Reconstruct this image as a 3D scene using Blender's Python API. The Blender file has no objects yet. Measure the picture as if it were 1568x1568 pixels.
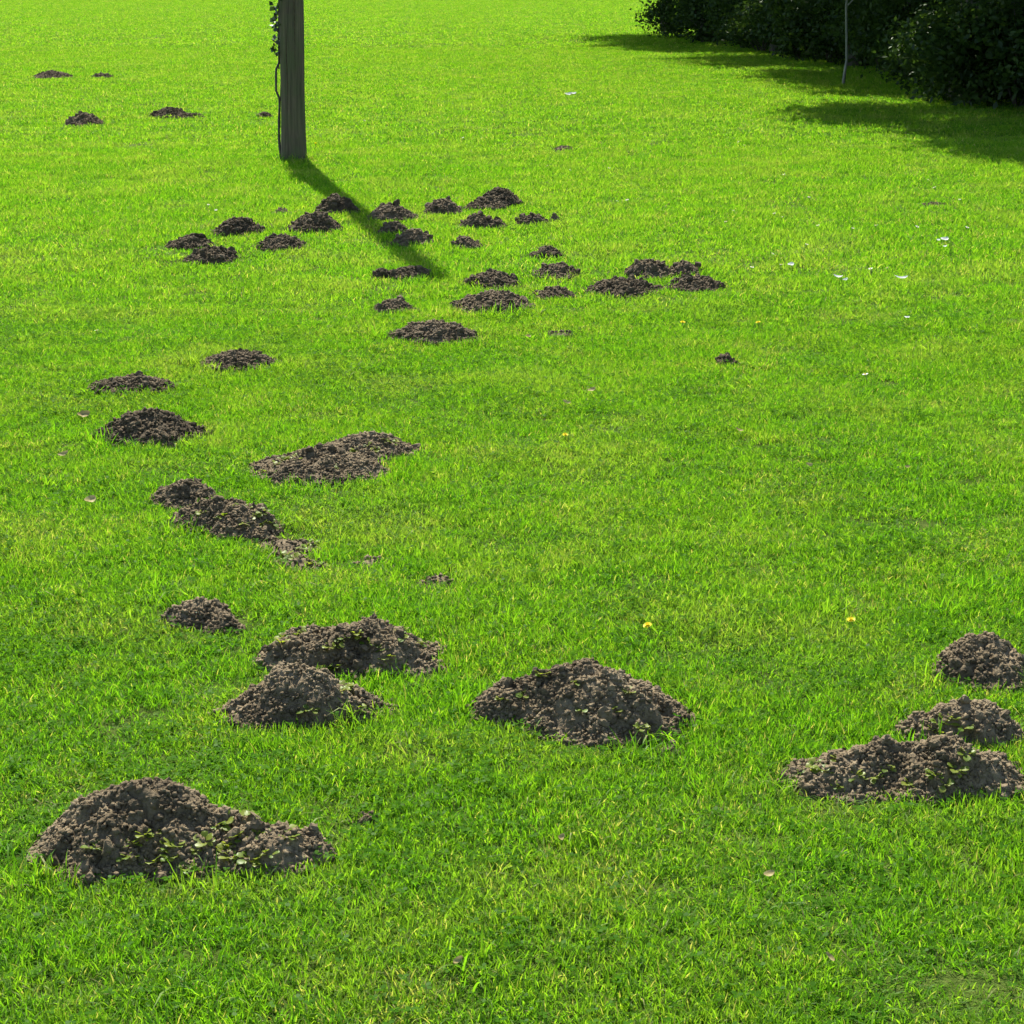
import bpy, math, random
import numpy as np
from mathutils import Vector, Matrix

# ------------------------------------------------------------------ camera, sky, sun, exposure
scene = bpy.context.scene
FPX, CAM_H, HORIZON = 2800.0, 1.6, -50.0          # focal length in photo pixels (1568 wide), eye height, horizon row
PITCH = math.atan((784.0 - HORIZON) / FPX)
cam_data = bpy.data.cameras.new('camera')
cam = bpy.data.objects.new('camera', cam_data)
scene.collection.objects.link(cam)
cam.location = (0, 0, CAM_H)
cam.rotation_euler = (math.pi / 2 - PITCH, 0, 0)
cam_data.sensor_width = 36.0
cam_data.lens = 36.0 * FPX / 1568.0
cam_data.clip_start = 0.05
cam_data.clip_end = 3000
scene.camera = cam

SUN_EL = math.radians(50)
SUN_AZ = math.atan2(-1.33, 6.45)                   # clockwise from +Y
SUN_DIR = Vector((math.sin(SUN_AZ) * math.cos(SUN_EL), math.cos(SUN_AZ) * math.cos(SUN_EL), math.sin(SUN_EL)))
world = bpy.data.worlds.new('World')
scene.world = world
world.use_nodes = True
wn = world.node_tree.nodes
sky = wn.new('ShaderNodeTexSky')
sky.sky_type = 'NISHITA'
sky.sun_disc = False
sky.sun_elevation = SUN_EL
sky.sun_rotation = SUN_AZ
wn['Background'].inputs['Strength'].default_value = 0.105
world.node_tree.links.new(sky.outputs[0], wn['Background'].inputs['Color'])
sun_data = bpy.data.lights.new('sun', 'SUN')
sun_data.energy = 5.0
sun_data.angle = math.radians(0.53)
sun_data.color = (1.0, 0.95, 0.86)
sun = bpy.data.objects.new('sun', sun_data)
scene.collection.objects.link(sun)
sun.location = (-5, 20, 20)
sun.rotation_euler = SUN_DIR.to_track_quat('Z', 'Y').to_euler()
scene.view_settings.view_transform = 'Standard'
scene.view_settings.look = 'None'
scene.view_settings.gamma = 1.0
scene.view_settings.use_curve_mapping = False
scene.view_settings.exposure = 1.27
scene.cycles.use_denoising = True
scene.cycles.use_adaptive_sampling = True
scene.cycles.adaptive_threshold = 0.03
scene.cycles.max_bounces = 5
scene.cycles.diffuse_bounces = 2
scene.cycles.transmission_bounces = 3
scene.cycles.transparent_max_bounces = 4

rng = np.random.default_rng(7)
random.seed(7)

# ------------------------------------------------------------------ helpers
def link(o, parent=None):
    scene.collection.objects.link(o)
    if parent is not None:
        o.parent = parent
    return o

def tag(o, label, cat, group=None):
    o['label'] = label
    o['category'] = cat
    if group:
        o['group'] = group
    return o

def empty(name, loc, rz=0.0):
    e = bpy.data.objects.new(name, None)
    e.empty_display_size = 0.05
    e.location = loc
    e.rotation_euler = (0, 0, rz)
    return link(e)

def mesh_np(name, V, F, mat=None, smooth=True, attrs=None):
    """V (n,3); F (m,3) or (m,4) int arrays, or a list of several such arrays"""
    me = bpy.data.meshes.new(name)
    V = np.asarray(V, dtype=np.float32)
    Fs = [np.asarray(f, dtype=np.int32) for f in (F if isinstance(F, list) else [F]) if len(f)]
    loops = np.concatenate([f.ravel() for f in Fs])
    sizes = np.concatenate([np.full(len(f), f.shape[1], dtype=np.int32) for f in Fs])
    starts = np.concatenate([[0], np.cumsum(sizes)[:-1]]).astype(np.int32)
    me.vertices.add(len(V))
    me.vertices.foreach_set('co', V.ravel())
    me.loops.add(len(loops))
    me.loops.foreach_set('vertex_index', loops)
    me.polygons.add(len(sizes))
    me.polygons.foreach_set('loop_start', starts)
    me.polygons.foreach_set('loop_total', sizes)
    me.polygons.foreach_set('use_smooth', np.full(len(sizes), smooth))
    me.update(calc_edges=True)
    if attrs:
        for k, a in attrs.items():
            at = me.attributes.new(k, 'FLOAT', 'POINT')
            at.data.foreach_set('value', np.asarray(a, dtype=np.float32))
    if mat is not None:
        me.materials.append(mat)
    return me

def obj(name, me, parent=None, loc=(0, 0, 0), rot=(0, 0, 0), scl=(1, 1, 1)):
    o = bpy.data.objects.new(name, me)
    o.location, o.rotation_euler, o.scale = loc, rot, scl
    return link(o, parent)

def _hash(ix, iy, seed):
    h = (ix.astype(np.int64) * 374761393 + iy.astype(np.int64) * 668265263 + seed * 1442695041) & 0xffffffff
    h = ((h ^ (h >> 13)) * 1274126177) & 0xffffffff
    h = ((h ^ (h >> 16)) * 2246822519) & 0xffffffff
    return ((h ^ (h >> 15)) & 0xffffff) / float(0xffffff)

def vnoise(x, y, s, seed=0):
    x = np.asarray(x, float) / s
    y = np.asarray(y, float) / s
    ix, iy = np.floor(x).astype(np.int64), np.floor(y).astype(np.int64)
    fx, fy = x - ix, y - iy
    fx, fy = fx * fx * (3 - 2 * fx), fy * fy * (3 - 2 * fy)
    a, b = _hash(ix, iy, seed), _hash(ix + 1, iy, seed)
    c, d = _hash(ix, iy + 1, seed), _hash(ix + 1, iy + 1, seed)
    return (a + (b - a) * fx) * (1 - fy) + (c + (d - c) * fx) * fy

def fbm(x, y, s, seed=0, oct=3):
    t, a, n = 0, 1.0, 0
    for k in range(oct):
        t = t + a * vnoise(x, y, s / 2 ** k, seed + 17 * k)
        n += a
        a *= 0.5
    return t / n

def lumps(x, y, s, seed=0):
    """packed rounded crumbs: 0 in the cracks, up to 1 on the tops"""
    x = np.asarray(x, float) / s
    y = np.asarray(y, float) / s
    ix, iy = np.floor(x).astype(np.int64), np.floor(y).astype(np.int64)
    best = np.zeros_like(x)
    for dx in (-1, 0, 1):
        for dy in (-1, 0, 1):
            jx, jy = ix + dx, iy + dy
            px = jx + _hash(jx, jy, seed)
            py = jy + _hash(jx, jy, seed + 5)
            r = 0.45 + 0.5 * _hash(jx, jy, seed + 9)
            q = ((x - px) ** 2 + (y - py) ** 2) / (r * r)
            best = np.maximum(best, np.sqrt(np.clip(1 - q, 0, 1)) * r)
    return best

def ground_z(x, y):
    return (fbm(x, y, 2.3, 3, 2) - 0.5) * 0.05 + (fbm(x, y, 0.5, 11, 2) - 0.5) * 0.03

def gz(x, y):
    return float(ground_z(np.array([x]), np.array([y]))[0])

CP, SP = math.cos(PITCH), math.sin(PITCH)
def ray(px, py):
    u, v = (px - 784.0) / FPX, -(py - 784.0) / FPX
    return Vector((u, CP + v * SP, -SP + v * CP)).normalized()

def ground_at(px, py, z=0.0):
    d = ray(px, py)
    t = (z - CAM_H) / d.z
    return Vector((d.x * t, d.y * t, z))

def project(x, y, z):
    dz = z - CAM_H
    f = y * CP - dz * SP
    return 784 + FPX * x / f, 784 - FPX * (y * SP + dz * CP) / f

# ------------------------------------------------------------------ materials
class NT:
    def __init__(self, name):
        self.m = bpy.data.materials.new(name)
        self.m.use_nodes = True
        self.t = self.m.node_tree
        self.t.nodes.clear()
        self.out = self.t.nodes.new('ShaderNodeOutputMaterial')
    def n(self, kind, **kw):
        nd = self.t.nodes.new(kind)
        for k, v in kw.items():
            if k.startswith('_'):
                setattr(nd, k[1:], v)
        return nd
    def l(self, a, b):
        self.t.links.new(a, b)
    def noise(self, vec, scale, detail=2.0, rough=0.5):
        nd = self.n('ShaderNodeTexNoise')
        nd.inputs['Scale'].default_value = scale
        nd.inputs['Detail'].default_value = detail
        nd.inputs['Roughness'].default_value = rough
        if vec is not None:
            self.l(vec, nd.inputs['Vector'])
        return nd.outputs['Fac']
    def ramp(self, fac, stops, interp='LINEAR'):
        nd = self.n('ShaderNodeValToRGB')
        cr = nd.color_ramp
        cr.interpolation = interp
        while len(cr.elements) < len(stops):
            cr.elements.new(0.5)
        for e, (p, c) in zip(cr.elements, stops):
            e.position = p
            e.color = (*c, 1) if len(c) == 3 else c
        self.l(fac, nd.inputs['Fac'])
        return nd.outputs['Color']
    def mix(self, fac, a, b, mode='MIX'):
        nd = self.n('ShaderNodeMix', _data_type='RGBA', _blend_type=mode)
        for s, v in ((nd.inputs['Factor'], fac), (nd.inputs['A'], a), (nd.inputs['B'], b)):
            if isinstance(v, (int, float)):
                s.default_value = v
            elif isinstance(v, tuple):
                s.default_value = (*v, 1)
            else:
                self.l(v, s)
        return nd.outputs['Result']
    def maprange(self, v, a, b, c=0.0, d=1.0):
        nd = self.n('ShaderNodeMapRange')
        self.l(v, nd.inputs['Value'])
        for k, q in zip(('From Min', 'From Max', 'To Min', 'To Max'), (a, b, c, d)):
            nd.inputs[k].default_value = q
        return nd.outputs['Result']
    def math(self, op, a, b):
        nd = self.n('ShaderNodeMath', _operation=op)
        for s, v in ((nd.inputs[0], a), (nd.inputs[1], b)):
            if isinstance(v, (int, float)):
                s.default_value = v
            else:
                self.l(v, s)
        return nd.outputs[0]

def leafy(name, build_colour, trans=0.5, gloss=0.06, rough=0.45):
    """two-sided leaf: diffuse + translucent + a thin waxy coat"""
    t = NT(name)
    refl, tr = build_colour(t)
    d = t.n('ShaderNodeBsdfDiffuse')
    x = t.n('ShaderNodeBsdfTranslucent')
    g = t.n('ShaderNodeBsdfGlossy')
    g.inputs['Roughness'].default_value = rough
    g.inputs['Color'].default_value = (0.9, 0.95, 0.85, 1)
    for s, nd in ((refl, d), (tr, x)):
        if isinstance(s, tuple):
            nd.inputs['Color'].default_value = (*s, 1)
        else:
            t.l(s, nd.inputs['Color'])
    m1 = t.n('ShaderNodeMixShader')
    m1.inputs[0].default_value = trans
    t.l(d.outputs[0], m1.inputs[1]); t.l(x.outputs[0], m1.inputs[2])
    m2 = t.n('ShaderNodeMixShader')
    m2.inputs[0].default_value = gloss
    t.l(m1.outputs[0], m2.inputs[1]); t.l(g.outputs[0], m2.inputs[2])
    t.l(m2.outputs[0], t.out.inputs['Surface'])
    return t.m

def grass_colour(t):
    pos = t.n('ShaderNodeNewGeometry').outputs['Position']
    tone = t.n('ShaderNodeAttribute', _attribute_name='tone').outputs['Fac']
    big = t.noise(pos, 0.55, 3.0, 0.55)
    mid = t.noise(pos, 2.6, 3.0, 0.6)
    fine = t.noise(pos, 14.0, 2.0, 0.6)
    green = t.ramp(tone, [(0.0, (0.042, 0.118, 0.009)), (0.45, (0.082, 0.198, 0.010)), (0.85, (0.124, 0.240, 0.014)), (1.0, (0.180, 0.270, 0.026))])
    yellow = t.ramp(tone, [(0.0, (0.070, 0.148, 0.012)), (0.6, (0.130, 0.232, 0.016)), (1.0, (0.205, 0.265, 0.040))])
    f = t.maprange(t.math('ADD', t.math('MULTIPLY', big, 0.5), t.math('MULTIPLY', mid, 0.5)), 0.42, 0.66)
    c = t.mix(f, green, yellow)
    tuss = t.noise(pos, 6.5, 2.0, 0.55)                 # tussocks of darker and lighter grasses
    c = t.mix(t.maprange(tuss, 0.42, 0.58, 0.40, 0.0), c, (0.72, 0.84, 0.9), 'MULTIPLY')
    # dead straw among the blades, more of it in thin dry spots
    dry = t.maprange(t.math('ADD', t.math('MULTIPLY', mid, 0.6), t.math('MULTIPLY', fine, 0.4)), 0.52, 0.68, 0.0, 0.30)
    straw = t.math('GREATER_THAN', t.math('ADD', t.math('FRACT', t.math('MULTIPLY', tone, 37.7), 0.0), dry), 0.978)
    c = t.mix(straw, c, (0.25, 0.24, 0.10))
    pale = t.maprange(t.noise(pos, 1.3, 4.0, 0.6), 0.50, 0.68, 0.0, 0.55)
    c = t.mix(pale, c, (0.150, 0.215, 0.040))
    return c, t.mix(1.0, c, (2.0, 2.12, 0.7), 'MULTIPLY')

M_GRASS = leafy('grass_blade', grass_colour, trans=0.55, gloss=0.008, rough=0.5)

def soil_nodes(name, lo, mid_c, hi, bump=0.9):
    t = NT(name)
    pos = t.n('ShaderNodeNewGeometry').outputs['Position']
    a = t.noise(pos, 28.0, 4.0, 0.65)
    b = t.noise(pos, 5.0, 2.0, 0.5)
    c = t.noise(pos, 160.0, 3.0, 0.6)
    f = t.math('ADD', t.math('MULTIPLY', a, 0.55), t.math('MULTIPLY', b, 0.45))
    col = t.ramp(f, [(0.36, lo), (0.5, mid_c), (0.70, hi)])
    col = t.mix(t.maprange(c, 0.35, 0.75, 0.0, 0.45), col, (0.5, 0.47, 0.44), 'MULTIPLY')
    p = t.n('ShaderNodeBsdfPrincipled')
    p.inputs['Roughness'].default_value = 0.95
    p.inputs['Specular IOR Level'].default_value = 0.15
    t.l(col, p.inputs['Base Color'])
    bm = t.n('ShaderNodeBump')
    bm.inputs['Strength'].default_value = bump
    bm.inputs['Distance'].default_value = 0.006
    t.l(t.math('ADD', c, t.math('MULTIPLY', a, 1.5)), bm.inputs['Height'])
    t.l(bm.outputs[0], p.inputs['Normal'])
    t.l(p.outputs[0], t.out.inputs['Surface'])
    return t.m

M_SOIL = soil_nodes('loose_soil', (0.076, 0.058, 0.033), (0.160, 0.124, 0.072), (0.255, 0.203, 0.124))
M_SOIL_MID = soil_nodes('fresh_soil', (0.060, 0.046, 0.027), (0.122, 0.094, 0.056), (0.205, 0.162, 0.100))
M_SOIL_DARK = soil_nodes('moist_soil', (0.048, 0.037, 0.021), (0.092, 0.071, 0.041), (0.158, 0.125, 0.076))

def ground_mat():
    t = NT('lawn_ground')
    pos = t.n('ShaderNodeNewGeometry').outputs['Position']
    a = t.noise(pos, 45.0, 5.0, 0.7)
    b = t.noise(pos, 0.6, 3.0, 0.5)
    col = t.ramp(a, [(0.30, (0.036, 0.052, 0.012)), (0.52, (0.070, 0.110, 0.016)), (0.72, (0.120, 0.135, 0.034))])
    col = t.mix(t.maprange(b, 0.4, 0.65, 0.0, 0.5), col, (0.080, 0.130, 0.016))
    p = t.n('ShaderNodeBsdfPrincipled')
    p.inputs['Roughness'].default_value = 1.0
    p.inputs['Specular IOR Level'].default_value = 0.05
    t.l(col, p.inputs['Base Color'])
    bm = t.n('ShaderNodeBump')
    bm.inputs['Strength'].default_value = 1.0
    bm.inputs['Distance'].default_value = 0.03
    t.l(a, bm.inputs['Height'])
    t.l(bm.outputs[0], p.inputs['Normal'])
    t.l(p.outputs[0], t.out.inputs['Surface'])
    return t.m

def leaf_mat(name, lo, hi, trans, gloss=0.05, rough=0.4, trmul=(1.5, 1.5, 0.7)):
    def col(t):
        tone = t.n('ShaderNodeAttribute', _attribute_name='tone').outputs['Fac']
        c = t.ramp(tone, [(0.0, lo), (1.0, hi)])
        return c, t.mix(1.0, c, trmul, 'MULTIPLY')
    return leafy(name, col, trans, gloss, rough)

M_CLOVER = leaf_mat('clover_leaf', (0.040, 0.120, 0.006), (0.075, 0.180, 0.010), 0.5, 0.002)
M_WEED = leaf_mat('weed_leaf', (0.100, 0.165, 0.018), (0.230, 0.260, 0.045), 0.5, 0.015)
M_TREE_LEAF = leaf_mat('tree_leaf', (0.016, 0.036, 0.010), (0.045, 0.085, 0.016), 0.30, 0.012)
M_IVY = leaf_mat('ivy_leaf', (0.010, 0.022, 0.008), (0.025, 0.050, 0.012), 0.2, 0.06)
M_PETAL = leaf_mat('white_petal', (0.70, 0.70, 0.68), (0.82, 0.82, 0.80), 0.5, 0.02, 0.5, (1, 1, 1))
M_YELLOW = leaf_mat('yellow_petal', (0.74, 0.58, 0.012), (0.82, 0.68, 0.02), 0.3, 0.02, 0.5, (1, 1, 0.6))
M_DRYLEAF = leaf_mat('dry_leaf', (0.28, 0.22, 0.09), (0.40, 0.33, 0.15), 0.3, 0.01, 0.5, (1, 1, 0.9))

def wood_mat(name, lo, hi, green):
    t = NT(name)
    tc = t.n('ShaderNodeTexCoord').outputs['Object']
    mp = t.n('ShaderNodeMapping')
    mp.inputs['Scale'].default_value = (40, 40, 2.0)
    t.l(tc, mp.inputs['Vector'])
    a = t.noise(mp.outputs[0], 1.0, 5.0, 0.65)
    b = t.noise(tc, 6.0, 3.0, 0.6)
    col = t.ramp(a, [(0.30, lo), (0.70, hi)])
    col = t.mix(t.maprange(b, 0.38, 0.66, 0.0, 0.75), col, green)
    p = t.n('ShaderNodeBsdfPrincipled')
    p.inputs['Roughness'].default_value = 0.9
    t.l(col, p.inputs['Base Color'])
    bm = t.n('ShaderNodeBump')
    bm.inputs['Strength'].default_value = 0.7
    bm.inputs['Distance'].default_value = 0.008
    t.l(a, bm.inputs['Height'])
    t.l(bm.outputs[0], p.inputs['Normal'])
    t.l(p.outputs[0], t.out.inputs['Surface'])
    return t.m
M_POLE = wood_mat('weathered_wood', (0.034, 0.026, 0.015), (0.160, 0.122, 0.068), (0.078, 0.090, 0.028))
M_BARK = wood_mat('bark', (0.035, 0.030, 0.024), (0.11, 0.095, 0.075), (0.060, 0.070, 0.035))
M_PALEBARK = wood_mat('pale_bark', (0.12, 0.12, 0.10), (0.30, 0.29, 0.25), (0.15, 0.18, 0.10))
M_STEM = leaf_mat('green_stem', (0.08, 0.14, 0.02), (0.12, 0.19, 0.03), 0.2)

# ------------------------------------------------------------------ molehill footprints from the photo
# each hill: list of lobes (x0, x1, y_top, y_bottom) in photo pixels; opts; label
G1 = 'molehills on the lawn'
HILLS = [
 # name, lobes, label, options
 ('molehill', [(48, 112, 107, 122)], 'tiny dark molehill in the far top left corner of the lawn', {}),
 ('molehill', [(140, 173, 112, 122)], 'tiny flat molehill just right of the top left corner', {}),
 ('molehill', [(102, 158, 172, 191)], 'small dark dome molehill far back at the left edge', {}),
 ('molehill', [(232, 292, 164, 181), (280, 314, 174, 181)], 'small far molehill with a thin tail, left of the post', {}),
 ('soil_patch', [(391, 418, 172, 180)], 'few soil crumbs in the grass immediately left of the post', {}),
 ('molehill', [(846, 878, 221, 229)], 'lone tiny molehill far back in the middle of the lawn', {'thin': 0.1}),
 ('molehill', [(1411, 1450, 301, 313)], 'lone tiny molehill at the right edge near the white flowers', {'thin': 0.1}),
 ('molehill', [(483, 553, 297, 331)], 'molehill crossed by the post shadow, nearest the post', {}),
 ('molehill', [(444, 526, 325, 359)], 'rounded molehill just left of the post shadow', {}),
 ('molehill', [(326, 404, 333, 365)], 'molehill with ragged right tip left of the shadow, behind the touching pair', {}),
 ('molehill', [(258, 328, 359, 384)], 'rear one of the two touching molehills left of the post shadow', {}),
 ('molehill', [(287, 363, 378, 404)], 'front one of the two touching molehills left of the post shadow', {}),
 ('molehill', [(392, 473, 360, 387)], 'low dark molehill right of the touching pair, front of its cluster', {}),
 ('soil_patch', [(418, 447, 321, 332)], 'few loose crumbs behind the rounded molehill left of the shadow', {}),
 ('molehill', [(564, 641, 313, 339)], 'molehill touching the right edge of the post shadow, farther one', {}),
 ('molehill', [(649, 706, 305, 328)], 'small neat molehill between two larger ones right of the shadow', {}),
 ('molehill', [(730, 798, 287, 316), (711, 775, 300, 321)], 'lumpy molehill with a low left foot, farthest of the middle cluster', {}),
 ('molehill', [(706, 752, 326, 348), (740, 777, 337, 348)], 'low molehill with a trailing right end in front of the farthest lumpy one', {}),
 ('soil_patch', [(791, 838, 328, 343), (842, 857, 328, 337)], 'thin streak of soil at the right of the middle cluster', {}),
 ('molehill', [(581, 626, 340, 360)], 'small rear molehill of two lying on the right edge of the post shadow', {}),
 ('molehill', [(601, 663, 351, 379)], 'front molehill of two lying on the right edge of the post shadow', {}),
 ('molehill', [(689, 739, 364, 383)], 'small flat molehill alone right of the end of the post shadow', {}),
 ('molehill', [(812, 864, 378, 398)], 'small molehill behind the two stacked ones right of centre cluster', {}),
 ('molehill', [(572, 600, 411, 430), (592, 656, 408, 431)], 'flat two-humped molehill at the tip of the post shadow', {}),
 ('molehill', [(711, 797, 415, 442)], 'oval molehill just behind the big pointed-right one', {}),
 ('molehill', [(813, 888, 403, 429)], 'oval molehill right of centre with a flatter one in front', {}),
 ('molehill', [(815, 881, 440, 460)], 'flat molehill right beside the big one of the middle cluster', {}),
 ('molehill', [(902, 1012, 426, 456)], 'long low molehill in front of the right hand group of four', {}),
 ('molehill', [(956, 1031, 398, 427)], 'tallest molehill of the right hand group of four', {}),
 ('molehill', [(1021, 1073, 400, 423)], 'small rear molehill of the right hand group of four', {}),
 ('molehill', [(1020, 1106, 423, 447)], 'rightmost flat molehill of the right hand group of four', {}),
 ('molehill', [(574, 638, 459, 483)], 'crumbling small molehill with pale straw on its right side', {}),
 ('molehill', [(692, 822, 446, 485)], 'big dark molehill sloping to a point at its right, middle cluster', {}),
 ('molehill', [(598, 732, 491, 532)], 'dark conical molehill at the front of the middle cluster', {}),
 ('soil_patch', [(829, 879, 505, 521)], 'faint patch of soil beside the pale leaf in front of the middle cluster', {'thin': 0.5}),
 ('soil_clod', [(1096, 1128, 544, 562)], 'lone dark soil lump in open grass on the right half of the lawn', {}),
 ('molehill', [(313, 428, 537, 572)], 'low molehill standing alone left of centre behind the larger left ones', {}),
 ('molehill', [(137, 272, 575, 609)], 'flat long molehill at the left edge behind the tall dome', {}),
 ('molehill', [(147, 319, 627, 685)], 'smooth dark dome molehill at the left edge', {}),
 ('molehill', [(384, 600, 681, 747), (480, 648, 664, 712)], 'long sloping molehill with sprouting weeds left of centre', {}),
 ('molehill', [(231, 336, 736, 776)], 'small molehill joined behind the split weedy mound at left', {}),
 ('molehill', [(262, 400, 762, 820), (320, 428, 768, 830)], 'split weedy molehill between the small rear mound and flat soil', {}),
 ('soil_patch', [(385, 500, 812, 852), (420, 500, 835, 874)], 'flattened soil patch trailing right of the split weedy molehill', {'thin': 0.35}),
 ('soil_patch', [(540, 611, 842, 864)], 'thin strip of soil showing through grass right of the flattened patch', {'thin': 0.55}),
 ('soil_patch', [(638, 694, 864, 902)], 'faint round patch of soil crumbs near the middle of the lawn', {'thin': 0.7}),
 ('molehill', [(254, 362, 919, 966), (310, 376, 945, 972)], 'small crumbly molehill standing alone behind the near joined pair', {}),
 ('molehill', [(397, 681, 946, 1037)], 'rear molehill of the large joined pair left of centre', {}),
 ('molehill', [(338, 602, 1018, 1118)], 'front molehill of the large joined pair, brown with a hole', {'hole': (455, 1067)}),
 ('molehill', [(760, 1052, 1010, 1142), (716, 850, 1045, 1110)], 'large dome molehill in the near middle of the lawn', {}),
 ('molehill', [(1430, 1580, 970, 1062)], 'rearmost of the three molehills cut by the right edge', {}),
 ('molehill', [(1380, 1560, 1072, 1152)], 'middle one of the three molehills at the right edge, with weeds', {}),
 ('molehill', [(1199, 1420, 1126, 1222), (1320, 1580, 1126, 1230)], 'largest and nearest of the three molehills at the right edge', {}),
 ('molehill', [(52, 400, 1193, 1354), (310, 508, 1252, 1346)], 'biggest nearest molehill in the bottom left corner with weeds', {}),
 ('soil_patch', [(538, 584, 1243, 1264)], 'few dark crumbs in grass right of the biggest nearest molehill', {'thin': 0.5}),
 ('soil_patch', [(1008, 1046, 1128, 1152)], 'dark crumbs in grass at the right foot of the large dome molehill', {'thin': 0.5}),
]

def shape(r):
    e = 0.50                                          # a loose heap: even flanks, rounded summit
    return np.clip((math.hypot(1, e) - np.hypot(np.minimum(r, 1), e)) / (math.hypot(1, e) - e), 0, 1)

def fit_lobe(x0, x1, yt, yb):
    cx = (x0 + x1) / 2
    near = ground_at(cx, yb)
    w = (x1 - x0) * math.hypot(near.y, CAM_H) / FPX
    for asp in (1.1, 1.0, 0.9, 0.8, 0.7, 0.6, 0.5, 0.42):
        b = w * asp / 2
        c = near + Vector((near.x, near.y, 0)).normalized() * b
        w2 = (x1 - x0) * math.hypot(c.y, CAM_H) / FPX
        a = w2 / 2
        b = a * asp
        c = near + Vector((near.x, near.y, 0)).normalized() * b
        t = np.linspace(-1, 1, 81)
        lo, hi = 0.0, 0.6
        top0 = project(c.x, c.y + b, 0.0)[1]
        if top0 < yt + 0.30 * (yb - yt):
            continue
        for _ in range(30):
            h = (lo + hi) / 2
            z = h * shape(np.abs(t))
            yy = min(project(c.x, c.y + b * q, zz)[1] for q, zz in zip(t, z))
            if yy > yt:
                lo = h
            else:
                hi = h
        return c.x, c.y, a * 1.06, b * 1.05, max(h, 0.012)
    return c.x, c.y, a, b, 0.02

class Hill:
    pass
hills = []
for i, (name, boxes, label, opt) in enumerate(HILLS):
    H = Hill()
    H.i, H.name, H.label, H.opt = i, name, label, opt
    H.lobes = [fit_lobe(*b) for b in boxes]
    H.thin = opt.get('thin', 0.0)
    H.px = max(b[1] for b in boxes) - min(b[0] for b in boxes)
    wsum = sum(l[2] for l in H.lobes)
    H.x = sum(l[0] * l[2] for l in H.lobes) / wsum
    H.y = sum(l[1] * l[2] for l in H.lobes) / wsum
    H.R = max(math.hypot(l[0] - H.x, l[1] - H.y) + max(l[2], l[3]) for l in H.lobes)
    H.gz = gz(H.x, H.y)
    H.hole = ground_at(*opt['hole']) if 'hole' in opt else None
    hills.append(H)

def hill_r(H, x, y):
    """footprint radius (1 on the ragged edge) and smooth height"""
    best = np.full(np.shape(x), 9.0)
    z = np.zeros(np.shape(x))
    for k, (cx, cy, a, b, h) in enumerate(H.lobes):
        dx, dy = (x - cx) / a, (y - cy) / b
        th = np.arctan2(dy, dx)
        sd = H.i * 31 + k * 7
        out = 1.0 + 0.18 * (vnoise(np.cos(th) * 1.3 + 9, np.sin(th) * 1.3 + 9, 0.6, sd) - 0.5) + 0.16 * (vnoise(np.cos(th) * 1.3 + 9, np.sin(th) * 1.3 + 9, 0.22, sd + 3) - 0.5)
        # the summit sits a little off-centre and one flank is steeper
        ox, oy = 0.10 * (_hash(np.array([sd]), np.array([1]), 2)[0] - 0.5), 0.10 * (_hash(np.array([sd]), np.array([2]), 2)[0] - 0.5)
        r0 = np.hypot(dx, dy) / out
        r = np.hypot(dx - ox * (1 - np.clip(r0, 0, 1)), dy - oy * (1 - np.clip(r0, 0, 1))) / out
        best = np.minimum(best, r)
        z = np.maximum(z, h * shape(r)) + 0.25 * np.minimum(z, h * shape(r))
    return best, z

def hill_z(H, x, y, detail=True):
    r, z = hill_r(H, x, y)
    if detail:
        hmax = max(l[4] for l in H.lobes)
        env = np.clip((1.02 - r) * 4, 0, 1)
        k = min(1.0, 0.25 + hmax * 7.0)
        sd = H.i * 13
        ch = 1.0 + 0.9 * min(1.0, max(0.0, (H.y - 6.0) / 4.0))     # the far heaps are fresh and chunky
        z = z + env * k * ((fbm(x, y, 0.11, sd, 3) - 0.5) * 0.036
                       + (lumps(x, y, 0.050, sd + 1) - 0.4) * 0.015 * ch
                       + (lumps(x, y, 0.024, sd + 2) - 0.4) * 0.008 + (fbm(x, y, 0.030, sd + 6, 3) - 0.5) * 0.016
                       + (lumps(x, y, 0.012, sd + 3) - 0.4) * 0.0045)
        # small slumped ledges, as where the last heave broke the crust
        led = fbm(x, y, 0.16, sd + 40, 2)
        z = z - env * k * 0.017 * np.clip((led - 0.52) * 14, 0, 1)
        if H.hole is not None:
            q = np.hypot((x - H.hole.x) / 0.030, (y - H.hole.y - 0.10) / 0.035)
            z = z - 0.06 * np.clip(1.25 - q, 0, 1)
    return z + ground_z(x, y) - np.clip((r - 0.97) * 0.4, 0, 0.05), r

for H, rec in zip(hills, HILLS):
    target = min(b[2] for b in rec[1])
    for _ in range(5):
        x = np.linspace(H.x - H.R, H.x + H.R, 110); y = np.linspace(H.y - H.R, H.y + H.R, 110)
        X, Y = np.meshgrid(x, y)
        Z, Rr = hill_z(H, X, Y)
        F_ = Y * CP - (Z - CAM_H) * SP
        top = np.where(Rr < 1.0, 784 - FPX * (Y * SP + (Z - CAM_H) * CP) / F_, 1e9).min()
        dh = (top - target) * math.hypot(H.y, CAM_H) / FPX
        hm = max(l[4] for l in H.lobes)
        f = np.clip((hm + dh) / hm, 0.5, 1.6)
        H.lobes = [(l[0], l[1], l[2], l[3], float(np.clip(l[4] * f, 0.006, 0.4 if not H.thin else 0.024))) for l in H.lobes]

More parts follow.
